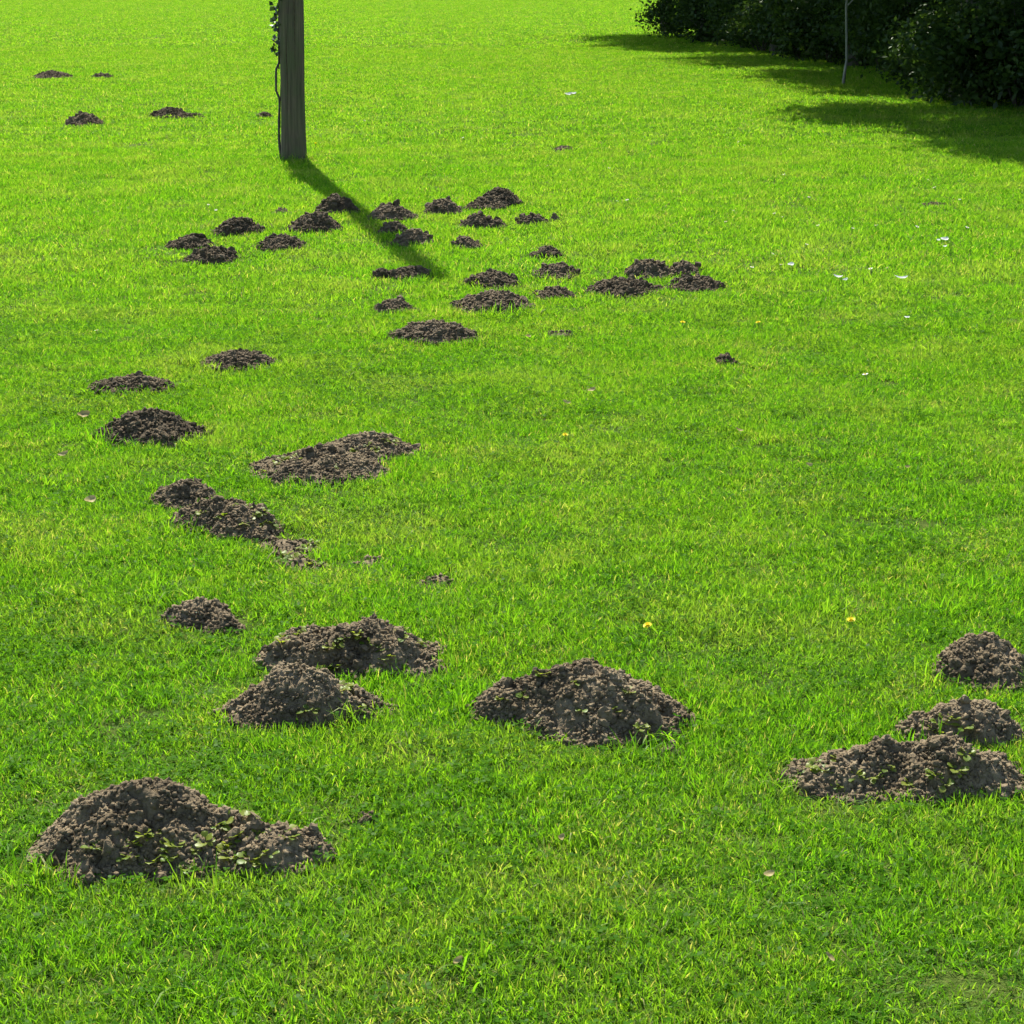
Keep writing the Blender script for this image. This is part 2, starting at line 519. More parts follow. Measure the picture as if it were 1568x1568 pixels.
# ------------------------------------------------------------------ ground sheet
def axis(parts):
    return np.unique(np.round(np.concatenate(parts), 4))
gx = axis([np.linspace(-1500, -60, 12), np.linspace(-60, -9, 18), np.arange(-9, 9.001, 0.11), np.linspace(9, 60, 18), np.linspace(60, 1500, 12)])
gy = axis([np.linspace(-60, 1, 12), np.arange(1, 20, 0.11), np.arange(20, 42, 0.25), np.linspace(42, 120, 40), np.linspace(120, 2600, 16)])
XX, YY = np.meshgrid(gx, gy)
ZZ = ground_z(XX, YY)
def grid_faces(nx, ny):
    i = np.arange(nx * ny).reshape(ny, nx)
    return np.stack([i[:-1, :-1], i[:-1, 1:], i[1:, 1:], i[1:, :-1]], -1).reshape(-1, 4)
ground = obj('ground', mesh_np('ground', np.stack([XX, YY, ZZ], -1).reshape(-1, 3), grid_faces(len(gx), len(gy)), ground_mat()))
ground['kind'] = 'structure'
ground['label'] = 'sunlit lawn ground under the short green grass'

# ------------------------------------------------------------------ molehills
def clod_mesh(k, n=2, mat=M_SOIL):
    """lumpy 48-triangle clod of radius about 1"""
    bx = {}
    V, F = [], []
    r = np.random.default_rng(100 + k)
    def vid(p):
        key = tuple(np.round(p, 3))
        if key not in bx:
            bx[key] = len(V)
            V.append(p)
        return bx[key]
    s = np.linspace(-1, 1, n + 1)
    for ax in range(3):
        for sg in (-1, 1):
            for a in range(n):
                for b in range(n):
                    q = []
                    for (u, v) in ((a, b), (a + 1, b), (a + 1, b + 1), (a, b + 1)):
                        p = np.zeros(3)
                        p[ax] = sg
                        p[(ax + 1) % 3] = s[u]
                        p[(ax + 2) % 3] = s[v]
                        q.append(vid(p))
                    F.append(q if sg > 0 else q[::-1])
    V = np.array(V, float)
    V /= np.linalg.norm(V, axis=1)[:, None] ** 0.95
    V *= (1 + r.uniform(-0.30, 0.30, (len(V), 1)))
    V *= np.array([1.0, r.uniform(0.65, 1.0), r.uniform(0.55, 0.85)])
    return mesh_np('clod', V, np.array(F), mat, smooth=False)
CLODS = {m.name: [clod_mesh(k, mat=(m if k % 3 else M_SOIL_DARK)) for k in range(9)] for m in (M_SOIL, M_SOIL_MID, M_SOIL_DARK)}

CRV = np.array([(-1, -1, -1), (1, -1, -1), (1, 1, -1), (-1, 1, -1), (-1, -1, 1), (1, -1, 1), (1, 1, 1), (-1, 1, 1)], float)
CRF = np.array([(0, 3, 2, 1), (4, 5, 6, 7), (0, 1, 5, 4), (1, 2, 6, 5), (2, 3, 7, 6), (3, 0, 4, 7)])
def rand_rot(n, r):
    q = r.normal(size=(n, 4))
    q /= np.linalg.norm(q, axis=1)[:, None]
    w, x, y, z = q.T
    return np.stack([np.stack([1 - 2 * (y * y + z * z), 2 * (x * y - z * w), 2 * (x * z + y * w)], -1),
                     np.stack([2 * (x * y + z * w), 1 - 2 * (x * x + z * z), 2 * (y * z - x * w)], -1),
                     np.stack([2 * (x * z - y * w), 2 * (y * z + x * w), 1 - 2 * (x * x + y * y)], -1)], 1)

def scatter_on(H, n, r, rmin=0.0, rmax=1.0):
    out = []
    tot = sum(l[2] * l[3] for l in H.lobes)
    for (cx, cy, a, b, h) in H.lobes:
        m = max(1, int(round(n * a * b / tot)))
        th = r.uniform(0, 2 * math.pi, m)
        q = np.sqrt(r.uniform(rmin ** 2, rmax ** 2, m))
        out.append(np.stack([cx + a * q * np.cos(th), cy + b * q * np.sin(th)], -1))
    return np.concatenate(out)

for H in hills:
    r = np.random.default_rng(1000 + H.i)
    root = empty(H.name, (H.x, H.y, H.gz))
    soil = M_SOIL if H.y < 6.2 else (M_SOIL_DARK if r.uniform() < 0.35 else M_SOIL_MID)     # the far heaps are newer and damper
    tag(root, H.label, {'molehill': 'molehill', 'soil_patch': 'soil patch', 'soil_clod': 'soil lump'}[H.name], G1)
    # mound
    x0 = min(l[0] - l[2] for l in H.lobes); x1 = max(l[0] + l[2] for l in H.lobes)
    y0 = min(l[1] - l[3] for l in H.lobes); y1 = max(l[1] + l[3] for l in H.lobes)
    mx, my = 0.16 * (x1 - x0), 0.16 * (y1 - y0)
    step = max(0.0027, (x1 - x0) / 230, 0.0011 * H.y)
    ax_, ay_ = np.arange(x0 - mx, x1 + mx, step), np.arange(y0 - my, y1 + my, step)
    X, Y = np.meshgrid(ax_, ay_)
    Z, R = hill_z(H, X, Y)
    if H.thin:
        Z = Z - H.thin * 0.010
    F = grid_faces(len(ax_), len(ay_))
    keep = (R.ravel()[F] < 1.10).any(1)
    F = F[keep]
    used = np.unique(F)
    remap = np.full(X.size, -1); remap[used] = np.arange(len(used))
    # sideways jitter breaks the grid and overhangs the crumbs a little
    jx = (vnoise(X, Y, 0.013, 77) - 0.5) * 0.010
    jy = (vnoise(X, Y, 0.013, 78) - 0.5) * 0.010
    V = np.stack([X + jx - H.x, Y + jy - H.y, Z - H.gz], -1).reshape(-1, 3)[used]
    obj('mound', mesh_np('mound', V, remap[F], soil), root)
    area = sum(math.pi * l[2] * l[3] for l in H.lobes)
    # crumbs: loose crumbs over the mound and spilling into the grass
    n = int(min(11000, area * ((60000 if H.y < 6 else 34000) if not H.thin else 9000)))
    P = scatter_on(H, int(n * 0.80), r, 0, 0.98)
    P = np.concatenate([P, scatter_on(H, int(n * 0.20), r, 0.92, 1.16), scatter_on(H, int(n * (0.07 if not H.thin else 0.5)), r, 1.0, 1.5)])
    z, rr = hill_z(H, P[:, 0], P[:, 1])
    z = z + np.where(rr > 1.0, r.uniform(0.0, 0.022, len(P)), 0.0)       # caught among the blades
    s = (0.0009 + 0.0042 * r.uniform(0, 1, len(P)) ** 3.5) * (1.0 if H.y < 6 else 1.3)
    RM = rand_rot(len(P), r)
    base = CRV[None] * (1 + r.uniform(-0.45, 0.45, (len(P), 8, 1))) * r.uniform(0.55, 1.25, (len(P), 1, 3))
    VV = np.einsum('nij,nkj->nki', RM, base * s[:, None, None]) + np.stack([P[:, 0] - H.x, P[:, 1] - H.y, z - H.gz + s * 0.3], -1)[:, None]
    FF = (CRF[None] + (np.arange(len(P)) * 8)[:, None, None]).reshape(-1, 4)
    cr = obj('crumbs', mesh_np('crumbs', VV.reshape(-1, 3), FF, soil, smooth=True), root)
    cr['kind'] = 'stuff'
    # larger clods one can pick out
    nc = int(np.clip(area * 420, 7, 50)) if not H.thin else int(np.clip(area * 150, 2, 6))
    C = scatter_on(H, nc, r, 0.1, 1.02)
    z, rr = hill_z(H, C[:, 0], C[:, 1])
    for k in range(len(C)):
        s = r.uniform(0.006, 0.015) * (1.35 if r.uniform() < 0.10 else 1.0)
        s *= 0.7 if H.thin else 1.0 + 0.55 * min(1.0, max(0.0, (H.y - 6.0) / 4.0))
        obj('clod', CLODS[soil.name][int(r.integers(9))], root, (C[k, 0] - H.x, C[k, 1] - H.y, z[k] - H.gz + s * 0.25),
            tuple(r.uniform(0, 6.28, 3)), (s, s, s))

def surface_at(px, py):
    """point where the line of sight first meets a mound or the ground"""
    d = ray(px, py)
    g = ground_at(px, py)
    near = [H for H in hills if math.hypot(H.x - g.x, H.y - g.y) < H.R + 0.7]
    t1 = (0 - CAM_H) / d.z
    ts = np.linspace(t1 * 0.86, t1 * 1.02, 700)
    x, y, zr = d.x * ts, d.y * ts, CAM_H + d.z * ts
    z = ground_z(x, y)
    for H in near:
        z = np.maximum(z, hill_z(H, x, y)[0])
    k = int(np.argmax(zr <= z))
    return Vector((x[k], y[k], z[k]))

# ------------------------------------------------------------------ lawn grass (one mass of blades)
def blade_patch(name, n, rad, length, width, lean, seed, segs=3, clover=0):
    r = np.random.default_rng(seed)
    V, F, T, MI = [], [], [], []
    for k in range(n):
        th, q = r.uniform(0, 6.283), rad * math.sqrt(r.uniform())
        bx, by = q * math.cos(th), q * math.sin(th)
        L = length * r.uniform(0.55, 1.25)
        w = width * r.uniform(0.6, 1.25) / 2
        az = r.uniform(0, 6.283)
        fa = r.uniform(0, 6.283)
        ln = lean * r.uniform(0.1, 1.6)
        tone = r.uniform()
        i0 = len(V)
        for s in range(segs + 1):
            t = s / segs
            off = L * ln * t ** 1.7
            zz = L * t * math.sqrt(max(0.08, 1 - 0.55 * (ln * t) ** 2)) - 0.006
            cx, cy = bx + math.cos(az) * off, by + math.sin(az) * off
            ww = w * (1.0 - 0.30 * t) if s < segs else 0.0
            if s < segs:
                V.append((cx - math.sin(fa) * ww, cy + math.cos(fa) * ww, zz))
                V.append((cx + math.sin(fa) * ww, cy - math.cos(fa) * ww, zz))
                T += [tone, tone]
            else:
                V.append((cx, cy, zz)); T.append(tone)
        for s in range(segs - 1):
            a = i0 + 2 * s
            F.append((a, a + 1, a + 3, a + 2))
        a = i0 + 2 * (segs - 1)
        F.append((a, a + 1, a + 2))
    for k in range(clover):      # clover and daisy leaves low among the blades
        th, q = r.uniform(0, 6.283), rad * math.sqrt(r.uniform())
        bx, by, bz = q * math.cos(th), q * math.sin(th), r.uniform(0.012, 0.032)
        tone = r.uniform(0, 0.55)
        L = r.uniform(0.005, 0.009)
        a0 = r.uniform(0, 6.283)
        for j in range(3):
            a = a0 + j * 2.094
            c, s_ = math.cos(a), math.sin(a)
            i0 = len(V)
            tilt = r.uniform(-0.2, 0.5)
            for (u, v) in ((0, 0), (0.6, -0.55), (1.15, -0.25), (1.15, 0.25), (0.6, 0.55)):
                V.append((bx + L * (u * c - v * s_), by + L * (u * s_ + v * c), bz + L * u * tilt))
                T.append(tone)
            F.append((i0, i0 + 1, i0 + 2, i0 + 3, i0 + 4))
            MI.append(len(F) - 1)
    me = bpy.data.meshes.new(name)
    me.from_pydata(V, [], F)
    at = me.attributes.new('tone', 'FLOAT', 'POINT')
    at.data.foreach_set('value', np.array(T, dtype=np.float32))
    me.polygons.foreach_set('use_smooth', np.ones(len(F), dtype=bool))
    me.materials.append(M_GRASS)
    me.materials.append(M_CLOVER)
    for k in MI:
        me.polygons[k].material_index = 1
    return me

patches = bpy.data.collections.new('grass_patches')       # sources only, not linked to the scene
defs = []
for k in range(6):
    defs.append(('a%d' % k, 160, 0.062, 0.029, 0.0026, 0.78, 200 + k, 3, 1))
for k in range(2):
    defs.append(('b%d' % k, 150, 0.062, 0.026, 0.0026, 0.85, 220 + k, 3, 4))
for k in range(2):
    defs.append(('c%d' % k, 34, 0.045, 0.056, 0.0036, 0.8, 230 + k, 4, 0))
for k in range(4):
    defs.append(('d%d' % k, 80, 0.095, 0.039, 0.0052, 0.95, 240 + k, 2, 0))
for k in range(4):
    defs.append(('e%d' % k, 115, 0.18, 0.036, 0.0080, 1.2, 250 + k, 2, 0))
for k in range(3):
    defs.append(('f%d' % k, 180, 0.42, 0.036, 0.0170, 1.3, 260 + k, 2, 0))
for d in defs:
    po = bpy.data.objects.new('patch_' + d[0], blade_patch('patch_' + d[0], *d[1:]))
    patches.objects.link(po)
IDX = {'a': (0, 6), 'b': (6, 8), 'c': (8, 10), 'd': (10, 14), 'e': (14, 18), 'f': (18, 21)}

def band(y0, y1, dens, kind):
    st, hw = dens ** -0.5, 0.3 * y1 + 1.6
    x, y = [q.ravel() for q in np.meshgrid(np.arange(-hw, hw, st), np.arange(y0, y1, st))]
    x = x + rng.uniform(-0.75, 0.75, len(x)) * st
    y = np.clip(y + rng.uniform(-0.75, 0.75, len(y)) * st, y0, y1)
    k = np.abs(x) < 0.3 * y + 1.6
    x, y = x[k], y[k]
    idx = rng.integers(*IDX[kind], len(x))
    if kind == 'a':
        m = fbm(x, y, 0.33, 61, 3)
        cl = m + rng.normal(0, 0.06, len(x)) > 0.60
        idx[cl] = rng.integers(*IDX['b'], cl.sum())
        tl = rng.uniform(size=len(x)) < 0.015
        idx[tl] = rng.integers(*IDX['c'], tl.sum())
    return x, y, idx
bands = [band(1.5, 5.0, 430, 'a'), band(5.0, 10.0, 380, 'a'), band(8.0, 18.5, 165, 'd'), band(16.5, 40.0, 70, 'e'), band(38.0, 130.0, 11, 'f')]
def fade(b, lo=None, hi=None):                 # neighbouring bands run into each other
    x, y, i = b
    p = np.ones(len(x))
    if lo: p *= np.clip((y - lo[0]) / (lo[1] - lo[0]), 0, 1)
    if hi: p *= np.clip((hi[1] - y) / (hi[1] - hi[0]), 0, 1)
    k = rng.uniform(size=len(x)) < p
    return x[k], y[k], i[k]
bands = [bands[0], fade(bands[1], None, (8.0, 10.0)), fade(bands[2], (8.0, 10.0), (16.5, 18.5)), fade(bands[3], (16.5, 18.5), (38, 40)), fade(bands[4], (38, 40))]
gxp = np.concatenate([b[0] for b in bands]); gyp = np.concatenate([b[1] for b in bands]); gi = np.concatenate([b[2] for b in bands])
height = 0.74 + 0.52 * fbm(gxp, gyp, 0.45, 51, 3)
# thin, trodden spots where the thatch shows
bare = fbm(gxp, gyp, 0.22, 91, 3)
keep = rng.uniform(size=len(gxp)) < np.clip(1.3 - 0.6 * np.clip((bare - 0.55) * 5, 0, 1), 0.7, 1)
height *= 1 - 0.35 * np.clip((bare - 0.55) * 6, 0, 1)
for H in hills:
    sel = np.where((np.abs(gxp - H.x) < H.R * 1.5 + 0.1) & (np.abs(gyp - H.y) < H.R * 1.5 + 0.1))[0]
    if not len(sel):
        continue
    rr, _ = hill_r(H, gxp[sel], gyp[sel])
    amin = min(min(l[2], l[3]) for l in H.lobes)
    pr = 0.05 / max(amin, 0.05)                      # a patch's own radius, so that blades do not reach far over the soil
    lim = 0.95 + (0.18 if H.y < 9 else 0.35) * pr
    inside = rr < lim
    stay = rng.uniform(size=len(sel)) < (np.where(rr > 0.80, 0.14, 0.012) if not H.thin else H.thin * 0.45)
    keep[sel[inside & ~stay]] = False
    height[sel[inside & stay]] *= 0.65
    ring = (rr >= lim) & (rr < lim + 0.30) & (gyp[sel] < H.y + 0.3 * H.R)
    big = ring & (H.px > 90)
    height[sel[big]] *= rng.uniform(1.05, 1.5, big.sum())
    tall = big & (rng.uniform(size=len(sel)) < 0.14) & (gi[sel] < 8)
    gi[sel[tall]] = rng.integers(*IDX['c'], tall.sum())
POLE = ground_at(449, 245)
dp = np.hypot(gxp - POLE.x, gyp - POLE.y)
nb = dp < 0.24
height[nb] *= rng.uniform(1.2, 2.4, nb.sum())
gi[nb] = rng.integers(*IDX['c'], nb.sum())
keep &= dp > 0.13
for (x0, x1, py, hh) in ((1318, 1452, 806, 0.022), (1128, 1166, 728, 0.025), (1300, 1332, 760, 0.022), (1246, 1262, 806, 0.02), (966, 990, 891, 0.02)):
    c, e = ground_at((x0 + x1) / 2, py), ground_at(x1, py)
    q = np.hypot((gxp - c.x) / (e.x - c.x + 0.02), (gyp - c.y) / (hh + 0.03))
    q = q + (vnoise(gxp, gyp, 0.06, 5) - 0.5) * 0.9
    keep &= (q > 1.0) | (rng.uniform(size=len(q)) < 0.25)                                   # blades thinned so bare ground stands in for small shadowed dents
gxp, gyp, gi, height = gxp[keep], gyp[keep], gi[keep], height[keep]
n = len(gxp)
pm = bpy.data.meshes.new('lawn_grass')
pm.vertices.add(n)
pm.vertices.foreach_set('co', np.stack([gxp, gyp, ground_z(gxp, gyp)], -1).astype(np.float32).ravel())
def vec_attr(me, name, arr):
    at = me.attributes.new(name, 'FLOAT_VECTOR', 'POINT')
    at.data.foreach_set('vector', np.asarray(arr, dtype=np.float32).ravel())
vec_attr(pm, 'rot', np.stack([rng.normal(0, 0.08, n), rng.normal(0, 0.08, n), rng.uniform(0, 6.283, n)], -1))
sxy = rng.uniform(0.85, 1.15, n)
vec_attr(pm, 'scl', np.stack([sxy, sxy, height * rng.uniform(0.85, 1.15, n)], -1))
at = pm.attributes.new('idx', 'INT', 'POINT')
at.data.foreach_set('value', gi.astype(np.int32))
lawn = obj('grass', pm)
lawn['kind'] = 'stuff'
lawn['label'] = 'short bright green lawn grass with clover and straw'
ng = bpy.data.node_groups.new('grass_spread', 'GeometryNodeTree')
ng.interface.new_socket('Geometry', in_out='INPUT', socket_type='NodeSocketGeometry')
ng.interface.new_socket('Geometry', in_out='OUTPUT', socket_type='NodeSocketGeometry')
gin, gout = ng.nodes.new('NodeGroupInput'), ng.nodes.new('NodeGroupOutput')
ci = ng.nodes.new('GeometryNodeCollectionInfo')
ci.inputs['Collection'].default_value = patches
ci.inputs['Separate Children'].default_value = True
ci.inputs['Reset Children'].default_value = True
iop = ng.nodes.new('GeometryNodeInstanceOnPoints')
iop.inputs['Pick Instance'].default_value = True
def named(nm, ty):
    nd = ng.nodes.new('GeometryNodeInputNamedAttribute')
    nd.data_type = ty
    nd.inputs['Name'].default_value = nm
    return nd.outputs['Attribute']
e2r = ng.nodes.new('FunctionNodeEulerToRotation')
L = ng.links.new
L(gin.outputs[0], iop.inputs['Points'])
L(ci.outputs[0], iop.inputs['Instance'])
L(named('idx', 'INT'), iop.inputs['Instance Index'])
L(named('rot', 'FLOAT_VECTOR'), e2r.inputs[0])
L(e2r.outputs[0], iop.inputs['Rotation'])
L(named('scl', 'FLOAT_VECTOR'), iop.inputs['Scale'])
L(iop.outputs[0], gout.inputs[0])
lawn.modifiers.new('spread', 'NODES').node_group = ng

# ------------------------------------------------------------------ tubes and leaves
def tube(path, radii, sides=8, rough=0.0, seed=0, cap=True):
    r = np.random.default_rng(seed)
    path = [Vector(p) for p in path]
    V, F = [], []
    up = Vector((0.13, 0.97, 0.2)).normalized()
    for i, p in enumerate(path):
        t = (path[min(i + 1, len(path) - 1)] - path[max(i - 1, 0)]).normalized()
        a = t.cross(up)
        if a.length < 1e-3:
            a = t.cross(Vector((1, 0, 0)))
        a.normalize()
        b = t.cross(a)
        for k in range(sides):
            th = 2 * math.pi * k / sides
            q = radii[i] * (1 + rough * r.uniform(-1, 1))
            V.append(p + a * (q * math.cos(th)) + b * (q * math.sin(th)))
    for i in range(len(path) - 1):
        for k in range(sides):
            k2 = (k + 1) % sides
            F.append((i * sides + k, i * sides + k2, (i + 1) * sides + k2, (i + 1) * sides + k))
    if cap:
        V.append(path[-1]); V.append(path[0])
        nT, n0 = len(V) - 2, len(V) - 1
        o = (len(path) - 1) * sides
        for k in range(sides):
            k2 = (k + 1) % sides
            F.append((o + k, o + k2, nT, nT))
            F.append((k2, k, n0, n0))
    return V, F

class MB:
    def __init__(self):
        self.V, self.F, self.T = [], [], []
    def add(self, V, F, tone=0.5):
        o = len(self.V)
        self.V += [tuple(v) for v in V]
        self.F += [tuple(dict.fromkeys(i + o for i in f)) for f in F]
        self.T += [tone] * len(V)
    def mesh(self, name, mat, smooth=True):
        me = bpy.data.meshes.new(name)
        me.from_pydata(self.V, [], self.F)
        at = me.attributes.new('tone', 'FLOAT', 'POINT')
        at.data.foreach_set('value', np.array(self.T, dtype=np.float32))
        me.polygons.foreach_set('use_smooth', np.full(len(self.F), smooth))
        me.materials.append(mat)
        return me

def leaves(P, size, r, flat=0.0, aspect=0.6):
    """P (n,3) centres -> folded leaf faces (two quads each)"""
    n = len(P)
    d = r.normal(size=(n, 3)); d[:, 2] = d[:, 2] * (1 - flat) - 0.15
    d /= np.linalg.norm(d, axis=1)[:, None]
    u = r.normal(size=(n, 3)); u[:, 2] += 1.5 * flat
    s = np.cross(d, u); s /= np.linalg.norm(s, axis=1)[:, None]
    nn = np.cross(s, d)
    L = (size * r.uniform(0.6, 1.3, n))[:, None]
    w = L * aspect * 0.5
    V = np.stack([P, P + d * L * 0.45 + s * w + nn * L * 0.10, P + d * L, P + d * L * 0.45 - s * w + nn * L * 0.10], 1)
    i = np.arange(n)[:, None] * 4
    F = np.concatenate([i + np.array([[0, 1, 2]]), i + np.array([[0, 2, 3]])])
    T = np.repeat(r.uniform(0, 1, n), 4)
    return V.reshape(-1, 3), F, T

# ------------------------------------------------------------------ post with climbing vine
pole_h = 7.85
gzp = gz(POLE.x, POLE.y)
pole = empty('wooden_post', (POLE.x, POLE.y, gzp))
tag(pole, 'dark weathered wooden post casting a long shadow on the lawn', 'post')
pole.rotation_euler = (0.0, math.radians(1.3), 0.0)
rp = np.random.default_rng(5)
sides, rings = 40, 90
V, F = [], []
th = np.arange(sides) / sides * 2 * math.pi
groove = np.interp(th, np.linspace(0, 2 * math.pi, 25), np.concatenate([[0], rp.uniform(-0.006, 0.004, 23), [0]]))
for i in range(rings):
    zz = -0.25 + (pole_h + 0.25) * i / (rings - 1)
    rad = 0.107 - 0.026 * max(0, zz) / pole_h + 0.010 * math.exp(-max(0, zz) * 9)
    if i == rings - 1:
        rad *= 0.82
    flatten = 1 - 0.045 * np.abs(np.cos(2 * th + 0.6)) 
    wob = 0.004 * np.sin(3 * th + zz * 2.1) + 0.003 * np.sin(5 * th - zz * 4.3) + groove * (0.6 + 0.4 * np.sin(zz * 1.7 + th * 2))
    q = rad * flatten + wob
    for k in range(sides):
        V.append((q[k] * math.cos(th[k]), q[k] * math.sin(th[k]), zz))
for i in range(rings - 1):
    for k in range(sides):
        k2 = (k + 1) % sides
        F.append((i * sides + k, i * sides + k2, (i + 1) * sides + k2, (i + 1) * sides + k))
V.append((0, 0, pole_h + 0.012))
Fc = [((rings - 1) * sides + k, (rings - 1) * sides + (k + 1) % sides, len(V) - 1) for k in range(sides)]
shaft = obj('shaft', mesh_np('shaft', V, [np.array(F), np.array(Fc)], M_POLE), pole)
for k, (za, a0, ln) in enumerate(((0.15, -1.9, 0.95), (0.75, -1.25, 1.4), (1.6, -2.3, 1.6))):   # drying cracks seen as sunken splits
    mb = MB()
    pts, rad = [], []
    for j in range(12):
        t = j / 11
        zz = za + ln * t
        rr = (0.107 - 0.026 * zz / pole_h) * 0.985
        a = a0 + 0.05 * math.sin(t * 5 + k)
        pts.append((rr * math.cos(a), rr * math.sin(a), zz)); rad.append(0.0045 * math.sin(math.pi * (0.06 + 0.88 * t)))
    mb.add(*tube(pts, rad, 5, 0.2, k))
    obj('crack', mb.mesh('crack', M_SOIL_DARK), shaft)

vine = empty('climbing_vine', (POLE.x, POLE.y, gzp))
tag(vine, 'dark vine stem climbing the left side of the wooden post', 'vine')
vine.rotation_euler = pole.rotation_euler
def vine_r(z):
    return 0.107 - 0.026 * z / pole_h
pts, rad = [], []
for j in range(40):
    z = -0.02 + 2.3 * j / 39
    a = math.pi + 0.22 * math.sin(z * 4.0) - 0.15
    off = 0.004 + 0.010 * abs(math.sin(z * 7.0)) + (0.022 if 0.55 < z < 0.78 else 0.0)
    pts.append(((vine_r(z) + off) * math.cos(a), (vine_r(z) + off) * math.sin(a), z))
    rad.append(0.011 - 0.003 * z / 2.3)
mb = MB(); mb.add(*tube(pts, rad, 7, 0.15, 3))
stem = obj('stem', mb.mesh('stem', M_BARK), vine)
for j in range(4):
    z0 = 0.25 + 0.5 * j
    p2 = []
    for q in range(9):
        z = z0 + 0.06 * q
        a = math.pi - 0.1 + (0.10 + 0.07 * q) * (1 if j % 2 else -1) * 0.6
        p2.append(((vine_r(z) + 0.010) * math.cos(a), (vine_r(z) + 0.010) * math.sin(a), z))
    mb = MB(); mb.add(*tube(p2, [0.006 - 0.0005 * q for q in range(9)], 6, 0.15, j))
    obj('side_stem', mb.mesh('side_stem', M_BARK), stem)
LV = []
for c, nn, sp in (((-0.14, -0.02, 0.93), 22, 0.035), ((-0.13, 0.02, 1.15), 50, 0.05), ((-0.13, -0.02, 1.5), 140, 0.08), ((-0.12, 0, 1.9), 120, 0.08)):
    LV.append(np.array(c) + rp.normal(size=(nn, 3)) * sp * np.array([0.35, 0.8, 1.2]))
Vl, Fl, Tl = leaves(np.concatenate(LV), 0.05, rp, 0.1, 0.85)
fo = obj('foliage', mesh_np('foliage', Vl, Fl, M_IVY, True, {'tone': Tl}), vine)
fo['kind'] = 'stuff'

# ------------------------------------------------------------------ trees, sapling and shrubs at the wood edge
def crown_mesh(name, n, rx, rz, zc, seed, size, clumps, spread, xo=0.0):
    r = np.random.default_rng(seed)
    C = r.normal(size=(clumps, 3))
    C /= np.linalg.norm(C, axis=1)[:, None]
    C *= (r.uniform(0.15, 1.0, (clumps, 1)) ** 0.45)
    C *= np.array([rx, rx, rz])
    C[:, 2] += zc
    C[:, 0] += xo
    k = r.integers(0, clumps, n)
    P = C[k] + r.normal(size=(n, 3)) * spread * np.array([1, 1, 0.6])
    P[:, 2] = np.maximum(P[:, 2], 0.08)
    V, F, T = leaves(P, size, r, 0.35)
    return mesh_np(name, V, F, M_TREE_LEAF, True, {'tone': T}), C

def tree_kind(seed, xo, rx, rz, zc, tr, n=17000, clumps=90):
    r = np.random.default_rng(seed)
    cm, C = crown_mesh('crown', n, rx, rz, zc, seed, 0.145, clumps, 0.30, xo)
    mb = MB()
    pts = [(0.05 * r.normal() * (j > 0), 0.05 * r.normal() * (j > 0), -0.15 + (zc + 0.5 * rz + 0.15) * j / 9) for j in range(10)]
    mb.add(*tube(pts, [tr * (1.35 if j == 0 else 1.0) * (1 - 0.085 * j) for j in range(10)], 10, 0.10, seed))
    trunk = mb.mesh('trunk', M_BARK)
    limbs = []
    for j in range(10):
        c = Vector(C[int(r.integers(len(C)))])
        z0 = r.uniform(0.45, 0.95) * zc
        p0 = Vector((0, 0, z0))
        mid = p0.lerp(c, 0.5) + Vector((0, 0, 0.15))
        m2 = MB()
        m2.add(*tube([p0, p0.lerp(mid, 0.5), mid, mid.lerp(c, 0.55), c], [tr * 0.38, tr * 0.30, tr * 0.22, tr * 0.14, tr * 0.05], 7, 0.1, seed + j))
        limbs.append(m2.mesh('limb', M_BARK))
    return trunk, limbs, cm
KINDS = [tree_kind(301, -1.0, 2.2, 1.8, 4.0, 0.15), tree_kind(302, -0.8, 2.0, 1.6, 3.8, 0.12), tree_kind(303, -0.9, 2.5, 2.0, 4.4, 0.18)]
def put_tree(k, x, y, rz, s, label, group='trees at the wood edge'):
    t = empty('tree', (x, y, gz(x, y)), rz)
    t.scale = (s, s, s)
    tag(t, label, 'tree', group)
    trunk, limbs, cm = KINDS[k]
    obj('trunk', trunk, t)
    for lm in limbs:
        obj('limb', lm, t)
    obj('crown', cm, t)
TL = 'dark leafy tree of the shaded wood edge at top right'
for (k, x, y, rz, s) in ((0, 5.7, 23.7, 0.1, 1.0), (0, 6.3, 20.4, 0.5, 0.95), (2, 6.0, 28.2, -0.2, 0.8), (1, 5.75, 31.2, -0.1, 1.0), (2, 5.2, 36.6, 0.15, 0.95), (0, 4.4, 42.0, -0.2, 1.0), (1, 3.9, 47.0, 0.3, 1.1),
                         (2, 8.6, 21.0, 0.9, 1.0), (0, 8.6, 26.0, 0.3, 1.1), (1, 8.4, 30.5, 0.2, 1.2), (2, 8.4, 36.0, 0.5, 1.1), (1, 7.6, 41.5, 0.4, 1.2), (0, 9.5, 47.0, 3.3, 1.2)):  # inner rows, largely out of view, added to keep the wood edge in shade
    put_tree(k, x, y, rz, s, TL)

SHRUBS = []
for k in range(3):
    cm, C = crown_mesh('foliage', 4200, 0.85, 0.55, 0.62, 340 + k, 0.085, 40, 0.16)
    r = np.random.default_rng(350 + k)
    mb = MB()
    for j in range(7):
        c = Vector(C[int(r.integers(len(C)))])
        mb.add(*tube([(r.normal() * 0.05, r.normal() * 0.05, -0.06), c * 0.5 + Vector((0, 0, 0.05)), c], [0.018, 0.012, 0.005], 6, 0.1, j))
    SHRUBS.append((cm, mb.mesh('stems', M_BARK)))
SL = 'dark shrub in the shaded undergrowth at top right'
rs = np.random.default_rng(77)
edge = [(6.0, 20.3), (5.65, 21.6), (5.45, 23.2), (5.65, 24.8), (5.75, 26.4), (5.8, 28.0), (5.7, 29.6), (5.6, 31.2), (5.45, 32.8), (5.2, 34.6), (4.9, 36.6), (4.5, 39.0), (4.1, 41.6), (3.9, 44.5)]
